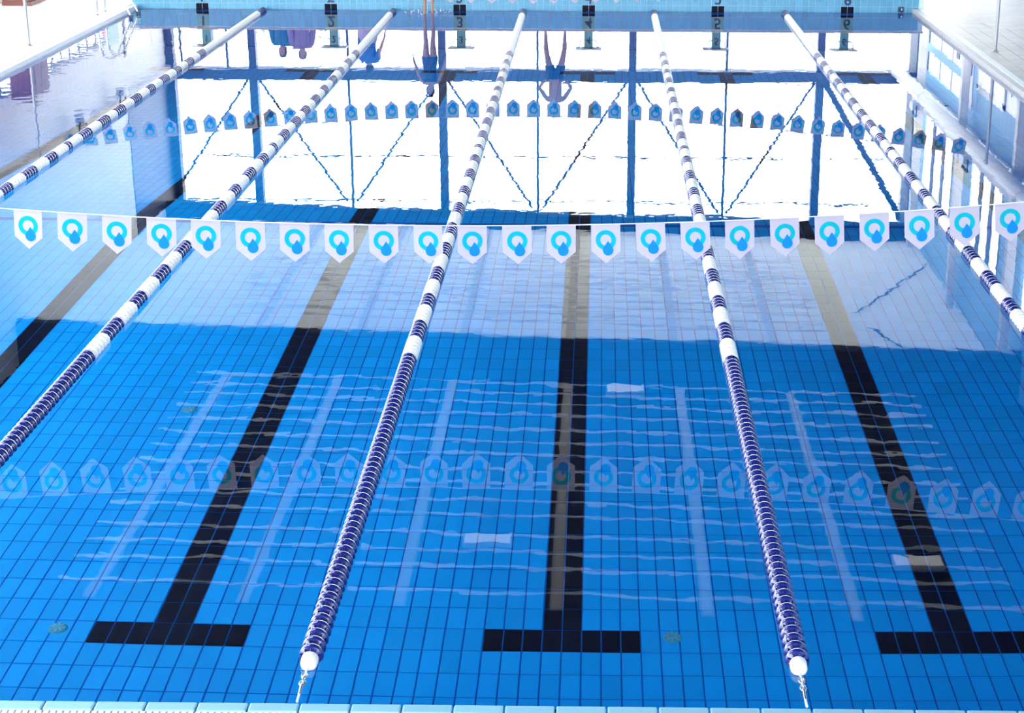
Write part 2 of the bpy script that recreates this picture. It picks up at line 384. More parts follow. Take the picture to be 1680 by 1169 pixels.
# ------------------------------------------------------------------ lane ropes
PITCH = .0815
fl = MB(); fl.lathe([(.012,-.039),(.034,-.039),(.037,-.022),(.058,-.019),(.0625,-.011),(.064,0),(.0625,.011),(.058,.019),(.037,.022),(.034,.039),(.012,.039)], 'Y', 20)
for k in range(10):
    a = 2*PI*k/10; c, s = math.cos(a), math.sin(a)
    fl.obox((.045*c,0,.045*s), (.012*c,0,.012*s), (0,.036,0), (-.0022*s,0,.0022*c))
F_B = fl.mesh('float_disc', BLUE_P); F_W = fl.mesh('float_disc', WHITE_P)
capm = MB(); capm.lathe([(0,-.085),(.018,-.083),(.034,-.072),(.043,-.05),(.045,-.02),(.045,0)][::1], 'Y', 20); CAP = capm.mesh('end_cap', WHITE_P)
hook = MB()
hook.tube([(0,-.07,0),(0,-.15,-.005)], .007, 8)
for k in range(3):
    y = -.165-.035*k; p = []
    for t in range(13):
        a = 2*PI*t/12; q = (.014*math.cos(a), .025*math.sin(a)); p.append((q[0], y+q[1], .0) if k % 2 == 0 else (0, y+q[1], q[0]))
    hook.tube(p, .005, 6, caps=False)
hook.tube([(0,-.25,0),(0,-.33,-.01)], .008, 8)
HOOK = hook.mesh('hook_chain', CHROME)
ords = ['first','second','third','fourth','fifth']
desc = ['blue and white lane rope first in line from the ladder side','blue and white lane rope second in line from the ladder side','blue and white lane rope with white end cap, left of the centre crossbar',
        'blue and white lane rope with white end cap, right of the centre crossbar','blue and white lane rope beside the deck on the right']
for k, lx in enumerate((-5,-2.5,0,2.5,5)):
    o = empty('lane_rope', (lx, 0, .018)); tag(o, desc[k], 'lane rope', 'floating lane ropes')
    y0, y1 = .41, 24.72
    n = int((y1-y0)/PITCH)
    MB().tube([(0,.02,-.01),(0,.3,0),(0,y1,0),(0,24.98,.02)], .006, 6).build('cable', CORD, o)
    for i in range(n):
        y = y0 + (i+.5)*PITCH
        e = min(y, 25-y)
        if y < 5.0 or y > 24.15: blue = True
        elif y > 20.0: blue = False  # window glare on the far floats put in as white discs
        else: blue = int((e-5.0)/.39) % 2 == 1
        link('float_disc', F_B if blue else F_W, o, (0,y,0), (0, random.uniform(0,2*PI), 0))
    link('end_cap', CAP, o, (0,y0,0)); link('end_cap', CAP, o, (0,y0+n*PITCH,0), (0,0,PI))
    link('hook_chain', HOOK, o, (0,y0,0)); link('hook_chain', HOOK, o, (0,y0+n*PITCH,0), (0,0,PI))

# ------------------------------------------------------------------ flag lines
PWD, PHT = .222, .30
pm = MB(); q = [(-PWD/2,0),(PWD/2,0),(PWD/2,-.205),(0,-PHT),(-PWD/2,-.205)]
pm.add([(x,-.001,z) for x,z in q]+[(x,.001,z) for x,z in q], [(0,4,3,2,1),(5,6,7,8,9)]+[(i,(i+1)%5,5+(i+1)%5,5+i) for i in range(5)])
pm.box((-PWD/2,-.003,-.012),(PWD/2,.003,.004)); PEN = pm.mesh('pennant', FLAG)
rg = MB(); n = 32; Ro, Ri, zc = .078, .043, -.118
v = []
for y in (-.0025,.0025):
    for R in (Ro,Ri):
        v += [(R*math.cos(2*PI*k/n), y, zc+R*math.sin(2*PI*k/n)) for k in range(n)]
f = []
for k in range(n):
    j = (k+1)%n; f += [(k,j,n+j,n+k),(2*n+k,3*n+k,3*n+j,2*n+j),(k,2*n+k,2*n+j,j),(n+k,n+j,3*n+j,3*n+k)]
rg.add(v, f); RING = rg.mesh('ring_emblem', F_RING)
dp = MB(); c = (.017,-.198); R = .041; ou = [(c[0], c[1]+.074)]
for k in range(21):
    a = math.radians(40 - k*13); ou.append((c[0]+R*math.cos(a), c[1]+R*math.sin(a)))
m_ = len(ou); dp.add([(x,-.0035,z) for x,z in ou]+[(x,.0035,z) for x,z in ou], [tuple(range(m_)), tuple(reversed(range(m_,2*m_)))]+[(i,m_+i,m_+(i+1)%m_,(i+1)%m_) for i in range(m_)])
DROP = dp.mesh('drop_emblem', F_DROP)
def sag(x, low): return low + .0107*(x-.15)**2
for (Y, low, off, lab) in ((5.0, 1.082, 1.18, 'line of white pennants with blue drop emblems strung across the near lanes'),
                           (20.0, 1.085, 1.05, 'line of white pennants strung between the two poles, seen mirrored in the water')):
    o = empty('flag_line', (0,Y,0)); tag(o, lab, 'bunting', 'flag lines over the pool')
    xs = [-7.91 + 15.82*i/60 for i in range(61)]
    MB().tube([(x,0,sag(x,low)) for x in xs], .004, 6).build('cord', CORD, o)
    x = off - .3378*26
    while x < 7.7:
        if x > -7.7:
            ang = -math.atan(.0214*(x-.15)) + random.uniform(-.02,.02)
            pz = link('pennant', PEN, o, (x, 0, sag(x,low)-.004), (random.uniform(-.06,.06), ang, random.uniform(-.12,.12)))
            link('ring_emblem', RING, pz); link('drop_emblem', DROP, pz)
        x += .3378 + random.uniform(-.012,.012)*0
    for sg in (-1,1):
        if Y == 5.0: side = 'left' if sg < 0 else 'right'; lb = f'steel pole holding the near flag line, {side} deck'
        else: lb = 'thin steel pole on the overexposed white deck, holding the far flag line' if sg < 0 else 'thin steel pole on the stone-coloured deck, holding the far flag line'
        p = empty('flag_pole', (sg*7.96, Y, .05)); tag(p, lb, 'pole', 'flag line poles')
        MB().tube([(0,0,0),(0,0,1.78)], .026, 12).build('post', POLE, p)
        MB().lathe([(.06,0),(.06,.012),(.034,.02),(.03,.05)], n=16).build('base_plate', POLE, p)
        MB().tube([(-sg*.0,0,1.70),(-sg*.05,0,1.73)], .008, 6).build('hook', CHROME, p); MB().lathe([(.029,1.77),(.029,1.79),(.012,1.80)], n=12).build('pole_cap', POLE, p)

# ------------------------------------------------------------------ starting blocks
for n, lx in enumerate(lanes):
    o = empty('starting_block', (lx, PL+.28, PT)); tag(o, f'starting block with number {["one","two","three","four","five","six"][n]} on the pale tiled platform', 'starting block', 'starting blocks')
    bevel(MB().box((-.085,-.09,0),(.085,.16,.36)).build('pedestal', PALE_T, o), .012)
    MB().obox((0,.02,.375), (.25,0,0), (0,.25,.02), (0,-.001,.012)).build('top_plate', GRATEW, o)
    MB().box((-.16,-.11,0),(.16,.18,.014)).build('base_plate', CHROME, o)
    for s in (-1,1):
        MB().tube([(s*.085,-.06,.20),(s*.13,-.06,.205),(s*.165,-.06,.23),(s*.18,-.06,.28),(s*.183,-.06,.365)], .009, 8).build('hand_grip', CHROME, o)
    link('block_number', text_mesh(str(n+1), .19, .003, DIGB), o, (0,-.093,.20), (PI/2,0,0))

# ------------------------------------------------------------------ ladder
o = empty('pool_ladder', (-7.6, 23.88, 0)); tag(o, 'stainless steel ladder with curved handrails at the overexposed white deck corner', 'ladder')
for s in (-1,1):
    y = s*.25
    p = [(-.29,y,.05),(-.29,y,.50),(-.28,y,.60),(-.24,y,.70),(-.17,y,.755),(-.09,y,.755),(-.02,y,.72),(.05,y,.62),(.20,y,.30),(.31,y,.08),(.35,y,-.10),(.35,y,-1.2)]
    MB().tube(p, .021, 12).build('handrail', CHROME, o)
    MB().lathe([(.05,.05),(.05,.06),(.03,.075)], n=14, c=(-.29,y,0)).build('flange', CHROME, o)
    MB().obox((.34,y,.03), (.035,0,0),(0,.03,0),(0,0,.03)).build('rail_clamp', STEEL_D, o)
for z in (-.2,-.5,-.8): MB().box((.31,-.25,z-.012),(.39,.25,z+.012)).build('tread', CHROME, o)

# ------------------------------------------------------------------ hall: far glazed wall
COLX = [-7.95,-2.80,2.37,7.46]; MIDX = [XL+.02,-5.37,-.21,4.93,XR-.02]
w1 = struct(empty('window_1', (0, YF, 0)))
for x in COLX: MB().box((x-.10,-.16,.05),(x+.10,.10,3.3)).build('column', STEEL_D, w1); MB().box((x-.11,-.18,3.55),(x+.11,.10,ceil_z(x))).build('column', STEEL_D, w1)
for x in MIDX: MB().box((x-.03,-.05,.05),(x+.03,.05,ceil_z(x))).build('mullion', STEEL_D, w1)
for x in (-9.9,-8.65): MB().box((x-.025,-.05,.05),(x+.025,.05,3.3)).build('mullion', STEEL_D, w1)
for x in (XL+.12, XR-.12): MB().box((x-.1,-.2,.05),(x+.1,.1,ceil_z(x))).build('column', STEEL_P if x > 0 else STEEL_D, w1)
MB().box((XL,-.30,3.27),(XR,.12,3.58)).build('transom_beam', STEEL_D, w1)
for z in (5.72, 7.0): MB().box((XL,-.012,z-.012),(XR,.012,z+.012)).build('glazing_bar', STEEL_D, w1)
MB().box((XL,-.06,.0),(XR,.06,.14)).build('sill', STEEL_D, w1)
cx = sorted(COLX+MIDX)
for a, b in zip(cx[:-1], cx[1:]):
    for z0, z1 in ((.14,3.27),(3.58,5.71),(5.73,6.99),(7.01,ceil_z(a))):
        if z1-z0 > .1: MB().box((a+.03,.005,z0),(b-.03,.017,z1)).build('pane', GLASS, w1)
for i, x in enumerate(COLX):
    for s in (-1,1):
        xe = x + s*2.52
        big = (i == 3 and s > 0)
        MB().tube([(x+s*.14,-.12,3.58),(xe - s*.08,-.12,ceil_z(xe)-.30)], .085 if big else .032, 8).build('brace', STEEL_D, w1)

# ------------------------------------------------------------------ hall: left wall
wl = struct(empty('wall_left', (XL,0,0)))
GY = 18.5                                      # nearer than this the added glazing runs from floor to eaves
MB().box((-.06,GY,1.74),(0,YF,ceil_z(XL))).build('upper_wall', WALL_W, wl); MB().box((-.06,YN,6.5),(0,GY,ceil_z(XL))).build('upper_wall', WALL_W, wl)
MB().box((-.06,YN,.0),(0,YF,.26)).build('plinth', WALL_W, wl)
MB().box((-.02,GY,1.62),(.05,31.9,1.75)).build('window_header', STEEL_D, wl)
MB().box((-.05,GY,3.22),(.16,YF,3.46)).build('ledge_beam', WALL_G, wl)
MB().box((-.06,32.0,.26),(0,33.5,1.74)).build('lower_wall', WALL_W, wl); MB().box((-.01,32.2,.05),(.03,33.0,1.9)).build('green_panel', GREENP, wl)
w2 = struct(empty('window_2', (XL,0,0)))
y = GY
while y + .64 < 32.0:
    MB().box((-.03,y+.02,.26),(-.022,y+.62,1.62)).build('pane', GLASS, w2)
    MB().box((-.04,y-.015,.26),(-.012,y+.015,1.62)).build('mullion', STEEL_D, w2); y += .64
w7 = struct(empty('window_7', (XL,0,0)))  # unseen glazing, added to brighten the left of the pool
for i in range(8):
    y = YN + 3.5*i
    MB().box((-.08,y-.06,.26),(0,y+.06,6.5)).build('mullion', STEEL_P, w7)
    for z0, z1 in ((.26,3.3),(3.4,6.5)): MB().box((-.04,y+.06,z0),(-.03,y+3.44,z1)).build('pane', GLASS, w7)
MB().box((-.06,YN,3.3),(-.03,GY,3.4)).build('transom', STEEL_P, w7)
d1 = struct(empty('door_1', (XL,0,0)))
MB().box((-.07,33.5,.05),(0,33.62,2.4)).build('door_frame', STEEL_D, d1); MB().box((-.07,35.9,.05),(0,36.02,2.4)).build('door_frame', STEEL_D, d1)
for a in (33.65,34.78): MB().box((-.01,a,.06),(.03,a+1.1,2.3)).build('door_leaf', WHITE_P, d1)
MB().tube([(.06,34.68,.95),(.06,34.68,1.25)], .014, 8).build('door_handle', CHROME, d1)
MB().box((-.02,33.4,3.5),(.02,YF-.2,6.9)).build('corner_panel', STEEL_D, wl)
# brown cabinet
o = empty('cabinet', (XL+.47, 25.3, .05)); tag(o, 'tall brown wooden cabinet against the left wall on the overexposed white deck', 'cabinet')
bevel(MB().box((-.27,-.42,.06),(.2,.42,1.76)).build('body', BROWN, o), .008)
MB().box((-.27,-.45,0),(.30,.45,.07)).build('plinth', BROWN, o)
for s in (-1,1): MB().box((.2,min(s*.01,s*.41),.1),(.222,max(s*.01,s*.41),1.74)).build('door', BROWN, o); 
for s in (-1,1): MB().tube([(.24,s*.05,.85),(.24,s*.05,1.0)], .008, 6).build('handle', CHROME, o)
# red cloth on a hook
o = empty('towel', (XL+.06, 31.6, 1.25)); tag(o, 'small red cloth hanging beside the pale green panel', 'towel')
b = MB(); pts = []
for i in range(7):
    for j in range(9): pts.append((.03+.012*math.sin(i*2.1+j*.3), -.16+.053*i*(1-.02*j), .22-.055*j))
b.add(pts, [(i*9+j,(i+1)*9+j,(i+1)*9+j+1,i*9+j+1) for i in range(6) for j in range(8)], smooth=True)
t = b.build('cloth', RED, o); t.modifiers.new('thick','SOLIDIFY').thickness = .012
MB().tube([(-.06,0,.23),(.04,0,.23),(.05,0,.26)], .008, 6).build('hook', CHROME, o)

def flood(x, y, z, sg, lab):
    o = empty('floodlight', (x,y,z)); tag(o, lab, 'lamp', 'wall floodlights')
    bevel(MB().obox((0,0,0), (.10,0,-.06*sg*0), (0,.22,0), (0,0,.10)).build('housing', LAMPG, o), .012)
    MB().box((-.085,-.2,-.112),(.085,.2,-.098)).build('lens', WHITE_P, o)
    for s in (-1,1): MB().box((-.015,s*.235-.012,-.03),(.015,s*.235+.012,.24)).build('bracket_arm', STEEL_D, o)
    MB().box((-.03,-.25,.22),(.03,.25,.25)).build('bracket', STEEL_D, o)
flood(XL+.35,31.9,2.95,1,'dark floodlight under the left ledge, beyond the cabinet'); flood(XL+.35,28.7,2.95,1,'dark floodlight under the left ledge, above the cabinet side')

# ------------------------------------------------------------------ hall: right wall
wr = struct(empty('wall_right', (XR,0,0)))
MB().box((0,YN,6.0),(.06,YF,ceil_z(XR))).build('upper_wall', WALL_B, wr)
MB().box((0,YN,2.98),(.06,YF,3.62)).build('middle_wall', WALL_B, wr)
MB().box((-.10,YN,3.60),(.06,YF,4.0)).build('ledge_beam', WALL_G, wr)
MB().box((0,YN,0),(.06,26.2,2.98)).build('lower_wall', WALL_B, wr)
MB().box((0,26.2,0),(.06,31.3,.85)).build('lower_wall', WALL_B, wr); MB().box((0,26.2,2.35),(.06,30.5,2.98)).build('lower_wall', WALL_B, wr)
MB().box((0,29.95,.85),(.06,30.5,2.35)).build('lower_wall', WALL_B, wr); MB().box((0,26.2,.85),(.06,27.35,2.35)).build('lower_wall', WALL_B, wr)
MB().box((-.02,30.5,.05),(.06,31.3,2.98)).build('white_panel', WALL_W, wr)
MB().box((0,35.9,0),(.06,YF,2.98)).build('lower_wall', WALL_B, wr)
w3 = struct(empty('window_3', (XR,0,0)))      # tall glazing by the far corner
for yy in (31.34,32.9,34.3,35.86): MB().box((-.015,yy-.03,.05),(.02,yy+.03,2.95)).build('mullion', STEEL_D if yy > 35 else LAMPG, w3)
for a, b2 in ((31.37,32.87),(32.93,34.27),(34.33,35.83)): MB().box((.0,a,.08),(.012,b2,2.95)).build('pane', GLASS, w3)
MB().box((-.03,31.3,2.25),(.05,35.9,2.45)).build('transom', WALL_B, w3)
MB().box((-.05,31.3,.02),(.06,35.9,.10)).build('sill', LAMPG, w3)
w4 = struct(empty('window_4', (XR,0,0)))
for a, b2 in ((27.35,27.47),(28.60,28.70),(29.83,29.95)): MB().box((-.05,a,.85),(.06,b2,2.35)).build('mullion', WHITE_P, w4)
for z0, z1 in ((.80,.92),(2.25,2.40)): MB().box((-.05,27.35,z0),(.06,29.95,z1)).build('window_frame', WHITE_P, w4)
for a, b2 in ((27.47,28.60),(28.70,29.83)): MB().box((.0,a,.92),(.012,b2,2.25)).build('pane', GLASS, w4)
o = empty('wall_sign', (XR-.03, 30.85, 2.08)); tag(o, 'small blue sign with white mark on the white wall panel', 'sign')
MB().box((-.01,-.2,-.13),(.01,.2,.13)).build('board', SIGNB, o); MB().obox((-.013,0,.01),(0,.05,.06),(.003,0,0),(0,.015,-.012)).build('mark', WHITE_P, o); MB().box((-.006,-.2,-.24),(.006,.2,-.18)).build('caption_plate', LAMPG, o)
o = empty('poster', (XR-.005, 26.85, 1.62)); tag(o, 'white poster with a dark stroke on the blue wall', 'poster')
MB().box((-.012,-.45,-.7),(0,.45,.72)).build('sheet', WHITE_P, o); MB().tube([(-.014,.05,-.35),(-.014,-.05,.1),(-.014,0,.35)], .014, 6).build('stroke', NAVY, o)
MB().box((-.02,32.1,1.85),(.0,32.45,2.08)).build('notice_board', STEEL_D, wr)
for yy in (35.3,30.2,25.0,20.0,15.0,10.0,5.0,0.0,-5.0):
    x = 9.72; MB().box((x-.02-XR,yy-.10,.05),(x+.16-XR,yy+.10,ceil_z(x)-.1)).build('column', STEEL_P, wr)
w5 = struct(empty('window_5', (XR,0,0)))      # clerestory
for c0, pitch in ((35.75,1.25),(30.1,1.06),(25.0,1.04),(20.0,1.04)):
    MB().box((-.005,c0,4.0),(.06,min(c0+1.88,YF),6.0)).build('solid_panel', WALL_B, w5)
    for i in range(3):
        a = c0-pitch*(i+1)
        MB().box((0,a-.14,4.0),(.03,a+.14,6.0)).build('mullion', STEEL_D, w5); MB().box((.01,a+.14,4.0),(.016,a+pitch-(.14 if i else 0),6.0)).build('pane', GLASS, w5)
MB().box((-.03,YN,3.98),(.06,YF,4.06)).build('sill', LAMPG, w5)
MB().box((0,YN,4.0),(.06,16.9,6.0)).build('solid_panel', WALL_B, w5)  # unseen stretch left solid to keep the right side darker
# duct and light strip
o = empty('air_duct', (9.50, 15, 3.22)); tag(o, 'long white round air duct along the blue right wall', 'duct')
MB().tube([(0,-24,0),(0,22.4,0)], .17, 20).build('pipe', PIPE_W, o)
for yy in range(-22,23,5): MB().lathe([(.178,-.03),(.185,0),(.178,.03)], 'Y', 20, (0,yy+.2,0)).build('collar', PIPE_W, o)
o = empty('light_strip', (9.995, 15, 3.42)); tag(o, 'white light strip running along the wall above the duct', 'light strip')
MB().box((-.045,-24,-.05),(.045,22.2,.06)).build('strip_body', WHITE_P, o)  # light strip above the duct, built as an unlit white box
for yy in range(-22,22,4): MB().box((-.04,yy,-.09),(.05,yy+.04,-.05)).build('bracket', STEEL_D, o)
o = empty('thin_pipe', (9.64, 15, 3.48)); tag(o, 'thin dark pipe running above the white duct', 'pipe')
MB().tube([(0,-24,0),(0,22.4,0)], .03, 8).build('pipe_run', STEEL_D, o)
for yy in range(-20,23,5): MB().box((-.035,yy+.13,-.035),(.05,yy+.18,.035)).build('pipe_clip', STEEL_D, o)
flood(9.5,35.3-.9,3.62,-1,'pale floodlight above the white duct near the far corner'); flood(9.5,28.3,3.62,-1,'pale floodlight above the white duct over the poster')

# ------------------------------------------------------------------ near wall (behind the gallery)
wn = struct(empty('wall_near', (0,YN,0)))
MB().box((XL,-.25,0),(XR,0,.3)).build('lower_wall', WALL_W, wn); MB().box((XL,-.25,7.0),(XR,0,7.8)).build('upper_wall', WALL_W, wn)
w6 = struct(empty('window_6', (0,YN,0)))  # unseen glazing, added to light the flags and pool from behind
for i in range(9): x = XL+(XR-XL)/8*i; MB().box((x-.05,-.15,.3),(x+.05,-.03,7.0)).build('mullion', STEEL_P, w6)
for i in range(8):
    x = XL+(XR-XL)/8*i; d = (XR-XL)/8
    for z0, z1 in ((.3,3.3),(3.4,7.0)): MB().box((x+.05,-.11,z0),(x+d-.05,-.1,z1)).build('pane', GLASS, w6)
MB().box((XL,-.15,3.3),(XR,-.03,3.4)).build('transom', STEEL_P, w6)

# ------------------------------------------------------------------ ceiling
STX = [-6.05,-3.78,-1.47,.88,3.15,5.38]; SW = .10
ce = struct(empty('ceiling'))
def slab(x0,x1,y0,y1,m,name):
    z0, z1 = ceil_z(x0), ceil_z(x1)
    if m == CEIL_W: return MB().add([(x0,y0,z0),(x1,y0,z1),(x1,y1,z1),(x0,y1,z0)], [(3,2,1,0)]).build(name, m, ce)   # one white skin, translucency added to brighten the far ceiling
    MB().add([(x0,y0,z0),(x1,y0,z1),(x1,y1,z1),(x0,y1,z0),(x0,y0,z0+.12),(x1,y0,z1+.12),(x1,y1,z1+.12),(x0,y1,z0+.12)],
             [(3,2,1,0),(4,5,6,7),(0,1,5,4),(1,2,6,5),(2,3,7,6),(3,0,4,7)]).build(name, m, ce)
SY0, SY1 = 14.8, 36.2; BY = 24.55
ed = [XL-.3] + [e for x in STX for e in (x-SW, x+SW)] + [XR+.3]
for i in range(0, len(ed), 2):
    slab(ed[i], ed[i+1], SY0, BY, CEIL_D, 'ceiling_sheet'); slab(ed[i], ed[i+1], BY, SY1, CEIL_W, 'ceiling_sheet')
ADDED_RLX = [(-9.4,-7.8),(-7.0,-5.4),(-4.4,-2.8)]; RY0, RY1 = 2.5, 10.0  # unseen rooflights, added to brighten the pool floor
slab(XL-.3, XR+.3, YN-.3, RY0, CEIL_D, 'ceiling_sheet'); slab(XL-.3, XR+.3, RY1, SY0, CEIL_D, 'ceiling_sheet')
re_ = [XL-.3] + [e for p in ADDED_RLX for e in p] + [XR+.3]
for i in range(0, len(re_), 2): slab(re_[i], re_[i+1], RY0, RY1, CEIL_D, 'ceiling_sheet')
for i, (a, b2) in enumerate(ADDED_RLX):
    w = struct(empty('window_%d' % (8+i), ((a+b2)/2, (RY0+RY1)/2, ceil_z((a+b2)/2)+.14)))
    for k in range(4): y = -3.75+2.5*k; MB().box((-.82,y-.03,-.04),(.82,y+.03,.04)).build('glazing_bar', STEEL_P, w)
    for k in range(3): MB().box((-.8,-3.72+2.5*k,-.008),(.8,-1.28+2.5*k,.008)).build('pane', GLASS, w)
slab(XL-.3, XR+.3, SY1, YF+.3, CEIL_D, 'ceiling_sheet')
for x in STX:
    z = ceil_z(x); MB().box((x-SW,SY0,z-.005),(x+SW,SY1,z+.015)).build('rooflight_strip', SKYL, ce)
def cross_beam(y, dz, th, m, name):
    za, zb = ceil_z(XL), ceil_z(XR)
    MB().add([(XL,y,za-dz),(XR,y,zb-dz),(XR,y+th,zb-dz),(XL,y+th,za-dz),(XL,y,za),(XR,y,zb),(XR,y+th,zb),(XL,y+th,za)],
             [(3,2,1,0),(4,5,6,7),(0,1,5,4),(1,2,6,5),(2,3,7,6),(3,0,4,7)]).build(name, m, ce)
cross_beam(BY-.2, .95, .18, CEIL_D, 'cross_beam'); cross_beam(BY-.02, .95, .10, CEIL_W, 'cross_beam')
cross_beam(36.2, .45, .2, CEIL_D, 'edge_beam')
def rod(y, x0, x1):
    MB().tube([(x0,y,ceil_z(x0)-.10),(x1,y,ceil_z(x1)-.10)], .024, 6).build('ceiling_rod', RODW, ce)
for y in (24.1,23.5,22.95,22.35,21.65,21.0,20.4,19.7,19.15,18.4,17.85,17.1,16.5,15.95,15.15): rod(y, -6.6, 7.9)
for y in (28.0,28.55,29.15,29.75,30.2,30.7,31.1,31.55,32.0,32.45,32.95,33.4): rod(y, -6.9, 6.6)
MB().tube([(9.9,33.7,ceil_z(9.9)-.06),(7.5,29.5,ceil_z(7.5)-.06)], .02, 6).build('cable', STEEL_D, ce); MB().tube([(7.6,28.5,ceil_z(7.6)-.06),(8.2,27.2,ceil_z(8.2)-.06)], .02, 6).build('cable', STEEL_D, ce)
for (x, y, lab) in ((-.27,16.93,'rectangular ceiling lamp over lane three'),(6.58,16.64,'rectangular ceiling lamp over lane six'),(2.04,23.9,'rectangular ceiling lamp by the cross beam')):
    z = ceil_z(x)-.13; o = empty('ceiling_lamp', (x,y,z)); tag(o, lab+', mirrored in the water', 'lamp', 'ceiling lamps')
    MB().box((-.40,-.19,0),(.40,.19,.10)).build('housing', LAMPG, o); MB().box((-.37,-.16,-.012),(.37,.16,.0)).build('diffuser', LAMP, o)

# ------------------------------------------------------------------ outside
struct(MB().box((-120,-60,-.5),(XL-.2,160,-.1)).box((XR+.2,-60,-.5),(120,160,-.1)).box((XL-.2,YF+.1,-.5),(XR+.2,160,-.1)).box((XL-.2,-60,-.5),(XR+.2,YN-.1,-.1)).build('outside_ground', PAVE))
b = MB()
for k in range(1500):
    th, ph = random.uniform(0,2*PI), math.acos(random.uniform(-1,1)); rr = random.uniform(.55,1)
    c = Vector((1.5*rr*math.sin(ph)*math.cos(th), 1.2*rr*math.sin(ph)*math.sin(th), 2.5+1.4*rr*math.cos(ph)))
    a = Vector((random.uniform(-1,1),random.uniform(-1,1),random.uniform(-1,1))).normalized(); e = a.cross(Vector((.3,.5,.8))).normalized()
    s = random.uniform(.06,.11); b.add([c-a*s, c+e*s*.5, c+a*s, c-e*s*.5], [(0,1,2,3)])
o = empty('tree', (-8.2, 44.5, -.1)); tag(o, 'pale green tree outside the glazing beyond the starting blocks', 'tree')
stuff(b.build('foliage', LEAF, o)); MB().tube([(0,0,0),(.05,0,1.2),(-.05,.05,2.6)], [.14,.11,.05], 10).build('trunk', BARK, o)

# ------------------------------------------------------------------ people
def skin_body(verts, edges, radii, levels=2):
    me = bpy.data.meshes.new('body'); me.from_pydata(verts, edges, []); o = bpy.data.objects.new('body', me); COL.objects.link(o)
    o.modifiers.new('s','SKIN').use_smooth_shade = True
    sv = me.skin_vertices[0].data
    for i, r in enumerate(radii):
        sv[i].radius = r if isinstance(r, tuple) else (r, r); sv[i].use_root = (i == 0)
    ss = o.modifiers.new('d','SUBSURF'); ss.levels = levels; ss.render_levels = levels
    dg = bpy.context.evaluated_depsgraph_get(); me2 = bpy.data.meshes.new_from_object(o.evaluated_get(dg))
    bpy.data.objects.remove(o); bpy.data.meshes.remove(me)
    for p in me2.polygons: p.use_smooth = True
    return me2
def garment(body, pred, off, m, name, parent, flare=None, zs=(), xs=()):
    bm = bmesh.new(); bm.from_mesh(body)
    for z in zs: bmesh.ops.bisect_plane(bm, geom=bm.verts[:]+bm.edges[:]+bm.faces[:], plane_co=(0,0,z), plane_no=(0,0,1))   # clean hems
    for x in xs: bmesh.ops.bisect_plane(bm, geom=bm.verts[:]+bm.edges[:]+bm.faces[:], plane_co=(x,0,0), plane_no=(1,0,0))
    bm.normal_update()
    bmesh.ops.delete(bm, geom=[f for f in bm.faces if not pred(f.calc_center_median())], context='FACES')
    for v in bm.verts:
        v.co += v.normal * off
        if flare: v.co = flare(v.co)
    me = bpy.data.meshes.new(name); bm.to_mesh(me); bm.free(); me.materials.clear(); me.materials.append(m)
    for p in me.polygons: p.use_smooth = True
    o = link(name, me, parent); md = o.modifiers.new('t','SOLIDIFY'); md.thickness = .012; md.offset = 1; return o
